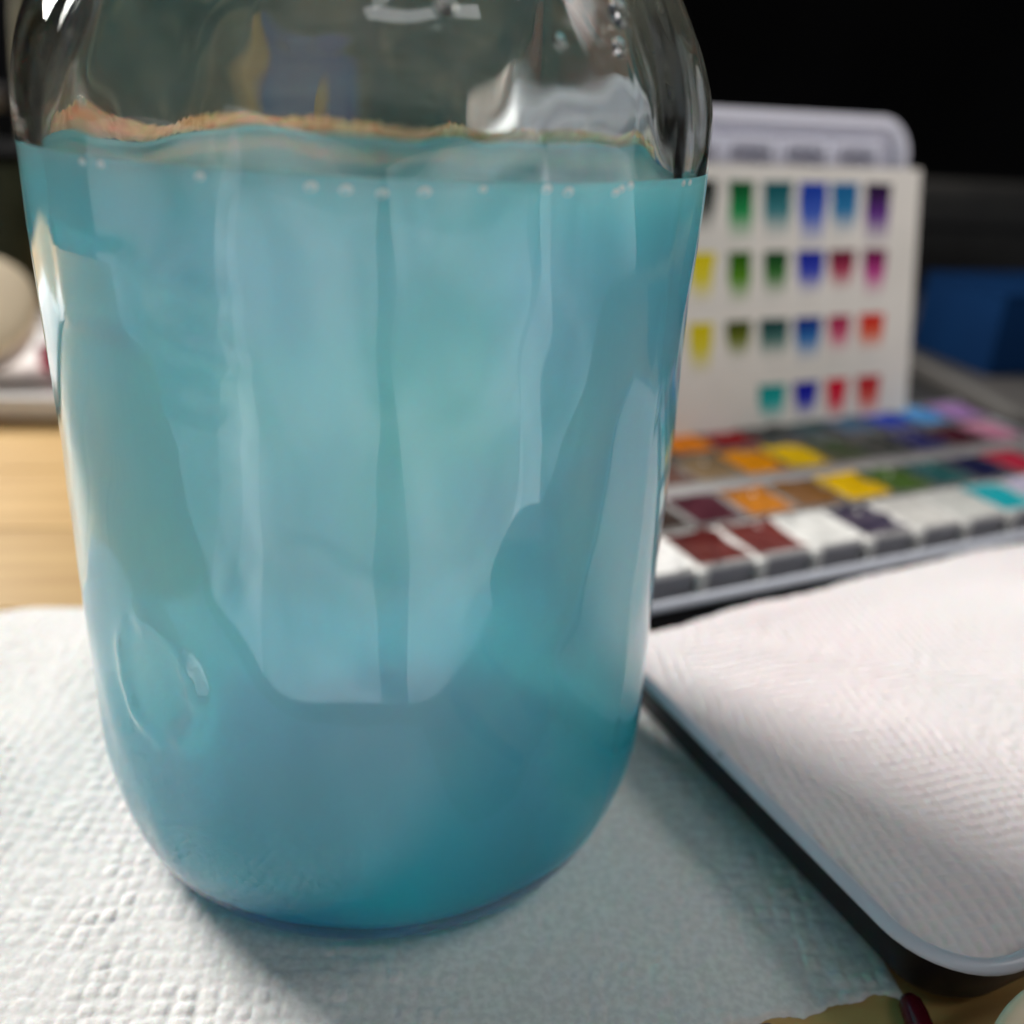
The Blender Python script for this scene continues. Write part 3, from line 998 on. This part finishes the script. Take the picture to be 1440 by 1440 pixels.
link('zip_band', box_mesh('zip_band', -0.166, 0.301, -0.0212, 0.0212, 0.052, 0.057, 0.001, 1), 'black_enamel', dk)

# left: plate with a cream-lidded tub
pl = link('white_plate', loft_rrect('white_plate', (-0.36, -0.1015, 0.2015, 0.345), 0.016, [(0.006, 0.0004), (0.002, 0.0015), (0.0, 0.0095), (0.0008, 0.0106), (0.0030, 0.0108), (0.0060, 0.0096), (0.0120, 0.0072)], 8), 'plate')
tag(pl, 'white rectangular serving plate on the table left of the jar', 'plate')
tub = thing('round_tub', 'round cream tub with pale lid tilted on the white plate at the left', 'tub', (-0.170, 0.262, 0.0120))
tb = link('tub_body', lathe_mesh('tub_body', [(0, 0), (0.018, 0), (0.0205, 0.0012), (0.0235, 0.007), (0.0245, 0.014), (0.0246, 0.016)], 64), 'tubside', tub)
ld_ = lathe_mesh('lid', [(0.0246, 0.0), (0.0256, 0.0004), (0.0260, 0.0015), (0.0260, 0.0042), (0.0252, 0.0052), (0.023, 0.0056), (0.014, 0.0058), (0, 0.0059)], 64)
lo = link('lid', ld_, 'cream', tub)
lo.location = (0, 0, 0.0155)
tub.rotation_euler = (rad(38), rad(6), 0)
tub.location = (-0.161, 0.254, 0.0195)
cap = link('pink_cap', lathe_mesh('pink_cap', [(0, 0), (0.0048, 0), (0.0052, 0.0006), (0.0050, 0.0085), (0.0044, 0.0095), (0, 0.0098)], 28), 'pink')
cap.location = (-0.1335, 0.252, 0.0072)
tag(cap, 'small pinkish red cap beside the cream tub at the left', 'cap')
gb = thing('green_bin', 'dark green rounded bin behind the plate at the far left', 'bin', (-0.235, 0.415, 0))
link('bin_body', lathe_mesh('bin_body', [(0, 0), (0.045, 0), (0.048, 0.002), (0.053, 0.060), (0.0535, 0.074)], 48), 'green', gb)
link('bin_rim', lathe_mesh('bin_rim', [(0.0535, 0.074), (0.056, 0.0745), (0.0565, 0.078), (0.054, 0.080), (0.050, 0.079), (0.0495, 0.070), (0, 0.068)], 48), 'dark', gb)
gs = thing('metal_rail', 'grey metal rail in the dark background at the upper left', 'rail', (-0.33, 0.60, -0.03))
link('bar', box_mesh('bar', -0.25, 0.075, -0.006, 0.006, 0.121, 0.136, 0.002, 2), 'greybar', gs)
link('post', box_mesh('post', -0.19, -0.178, -0.004, 0.004, 0.0, 0.122, 0.001, 1), 'greybar', gs, False)
link('post', box_mesh('post', 0.05, 0.062, -0.004, 0.004, 0.0, 0.122, 0.001, 1), 'greybar', gs, False)

# seen through the clear glass above the water
cs = thing('olive_backing', 'mottled olive cushion added to tint the clear top of the jar', 'backing', (-0.05, 0.48, 0.0))  # olive shape added behind the jar, in place of reflections in the glass
bm = bmesh.new()
bmesh.ops.create_uvsphere(bm, u_segments=48, v_segments=24, radius=1)
for v_ in bm.verts:
    x_, y_, z_ = v_.co
    q_ = lambda t_: math.copysign(abs(t_) ** 0.55, t_)
    v_.co = Vector((q_(x_) * 0.155 + 0.004 * math.sin(z_ * 7), q_(y_) * 0.022 + 0.004 * math.sin(x_ * 9 + z_ * 5), 0.11 + q_(z_) * 0.11))
me = bpy.data.meshes.new('backing_shape'); bm.to_mesh(me); bm.free()
link('backing_shape', me, 'olive', cs)
pk = thing('printed_packet', 'gold and indigo printed packet seen through the glass above the water', 'packet', (-0.050, 0.36, 0.0))
link('packet_body', box_mesh('packet_body', -0.013, 0.001, -0.006, 0.006, 0.0, 0.130, 0.002, 2), 'gold', pk)
me = pyd('printed_band', [(0.0005, -0.0058, 0.0), (0.030, -0.0058, 0.0), (0.028, -0.0058, 0.105), (0.014, -0.0058, 0.126), (0.0005, -0.0058, 0.131),
                          (0.0005, 0.0058, 0.0), (0.030, 0.0058, 0.0), (0.028, 0.0058, 0.105), (0.014, 0.0058, 0.126), (0.0005, 0.0058, 0.131)],
         [(0, 1, 2, 3, 4), (9, 8, 7, 6, 5), (0, 5, 6, 1), (1, 6, 7, 2), (2, 7, 8, 3), (3, 8, 9, 4), (4, 9, 5, 0)])
link('printed_band', me, 'indigo', pk, False)
cu = thing('blush_cup', 'pale blush cup seen through the clear top of the jar', 'cup', (0.058, 0.37, 0))
link('cup_body', lathe_mesh('cup_body', [(0, 0), (0.007, 0), (0.008, 0.004), (0.0105, 0.100), (0.0108, 0.122), (0.0100, 0.1225), (0.0095, 0.11), (0, 0.105)], 40), 'blush', cu)
cn = thing('pewter_can', 'dull grey metal can seen through the clear top of the jar', 'can', (0.090, 0.40, 0))
link('can_body', lathe_mesh('can_body', [(0, 0), (0.018, 0), (0.019, 0.002), (0.019, 0.118), (0.018, 0.121), (0, 0.121)], 48), 'pewter', cn)
br = thing('brown_box', 'reddish brown box seen through the upper right of the jar', 'box', (0.135, 0.46, 0))
link('carton', box_mesh('carton', -0.032, 0.022, -0.015, 0.02, 0.0, 0.175, 0.001, 1), 'brown', br, False)
link('carton_lid', box_mesh('carton_lid', -0.033, 0.023, -0.016, 0.021, 0.150, 0.1765, 0.001, 1), 'brown', br, False)

# near right corner: dish rim and two dark red brush handles
ds = link('cream_dish', lathe_mesh('cream_dish', [(0, 0.0006), (0.014, 0.0006), (0.016, 0.0012), (0.022, 0.0070), (0.0285, 0.0142), (0.0300, 0.0152), (0.0302, 0.0162), (0.0292, 0.0166), (0.027, 0.0152), (0.021, 0.0085), (0.014, 0.0040), (0, 0.0034)], 128), 'dish')
ds.location = uv(0.064, -0.1214, 0)
tag(ds, 'cream glazed dish, only its rim showing in the bottom right corner', 'dish')


def handle(label, a, b, r0):
    a, b = Vector(a), Vector(b)
    L = (b - a).length
    t = thing('paint_brush', label, 'paint brush', a)
    t.rotation_mode = 'QUATERNION'
    t.rotation_quaternion = (b - a).to_track_quat('Z', 'Y')
    link('handle', lathe_mesh('handle', [(0, 0), (r0 * 0.6, 0.0002), (r0 * 0.9, 0.0012), (r0, 0.003), (r0 * 1.05, 0.02), (r0 * 0.8, L * 0.8)], 32), 'red_lacquer', t)
    link('ferrule', lathe_mesh('ferrule', [(r0 * 0.8, L * 0.8), (r0 * 0.86, L * 0.8 + 0.0003), (r0 * 0.7, L)], 32), 'ferrule', t)


handle('dark red lacquered brush handle poking out beside the tin corner', (0.0775, -0.0585, 0.0026), (0.0700, -0.110, 0.0026), 0.0019)
handle('dark red lacquered brush handle at the torn front edge of the paper towel', (0.0545, -0.0612, 0.0023), (0.0470, -0.108, 0.0026), 0.0017)
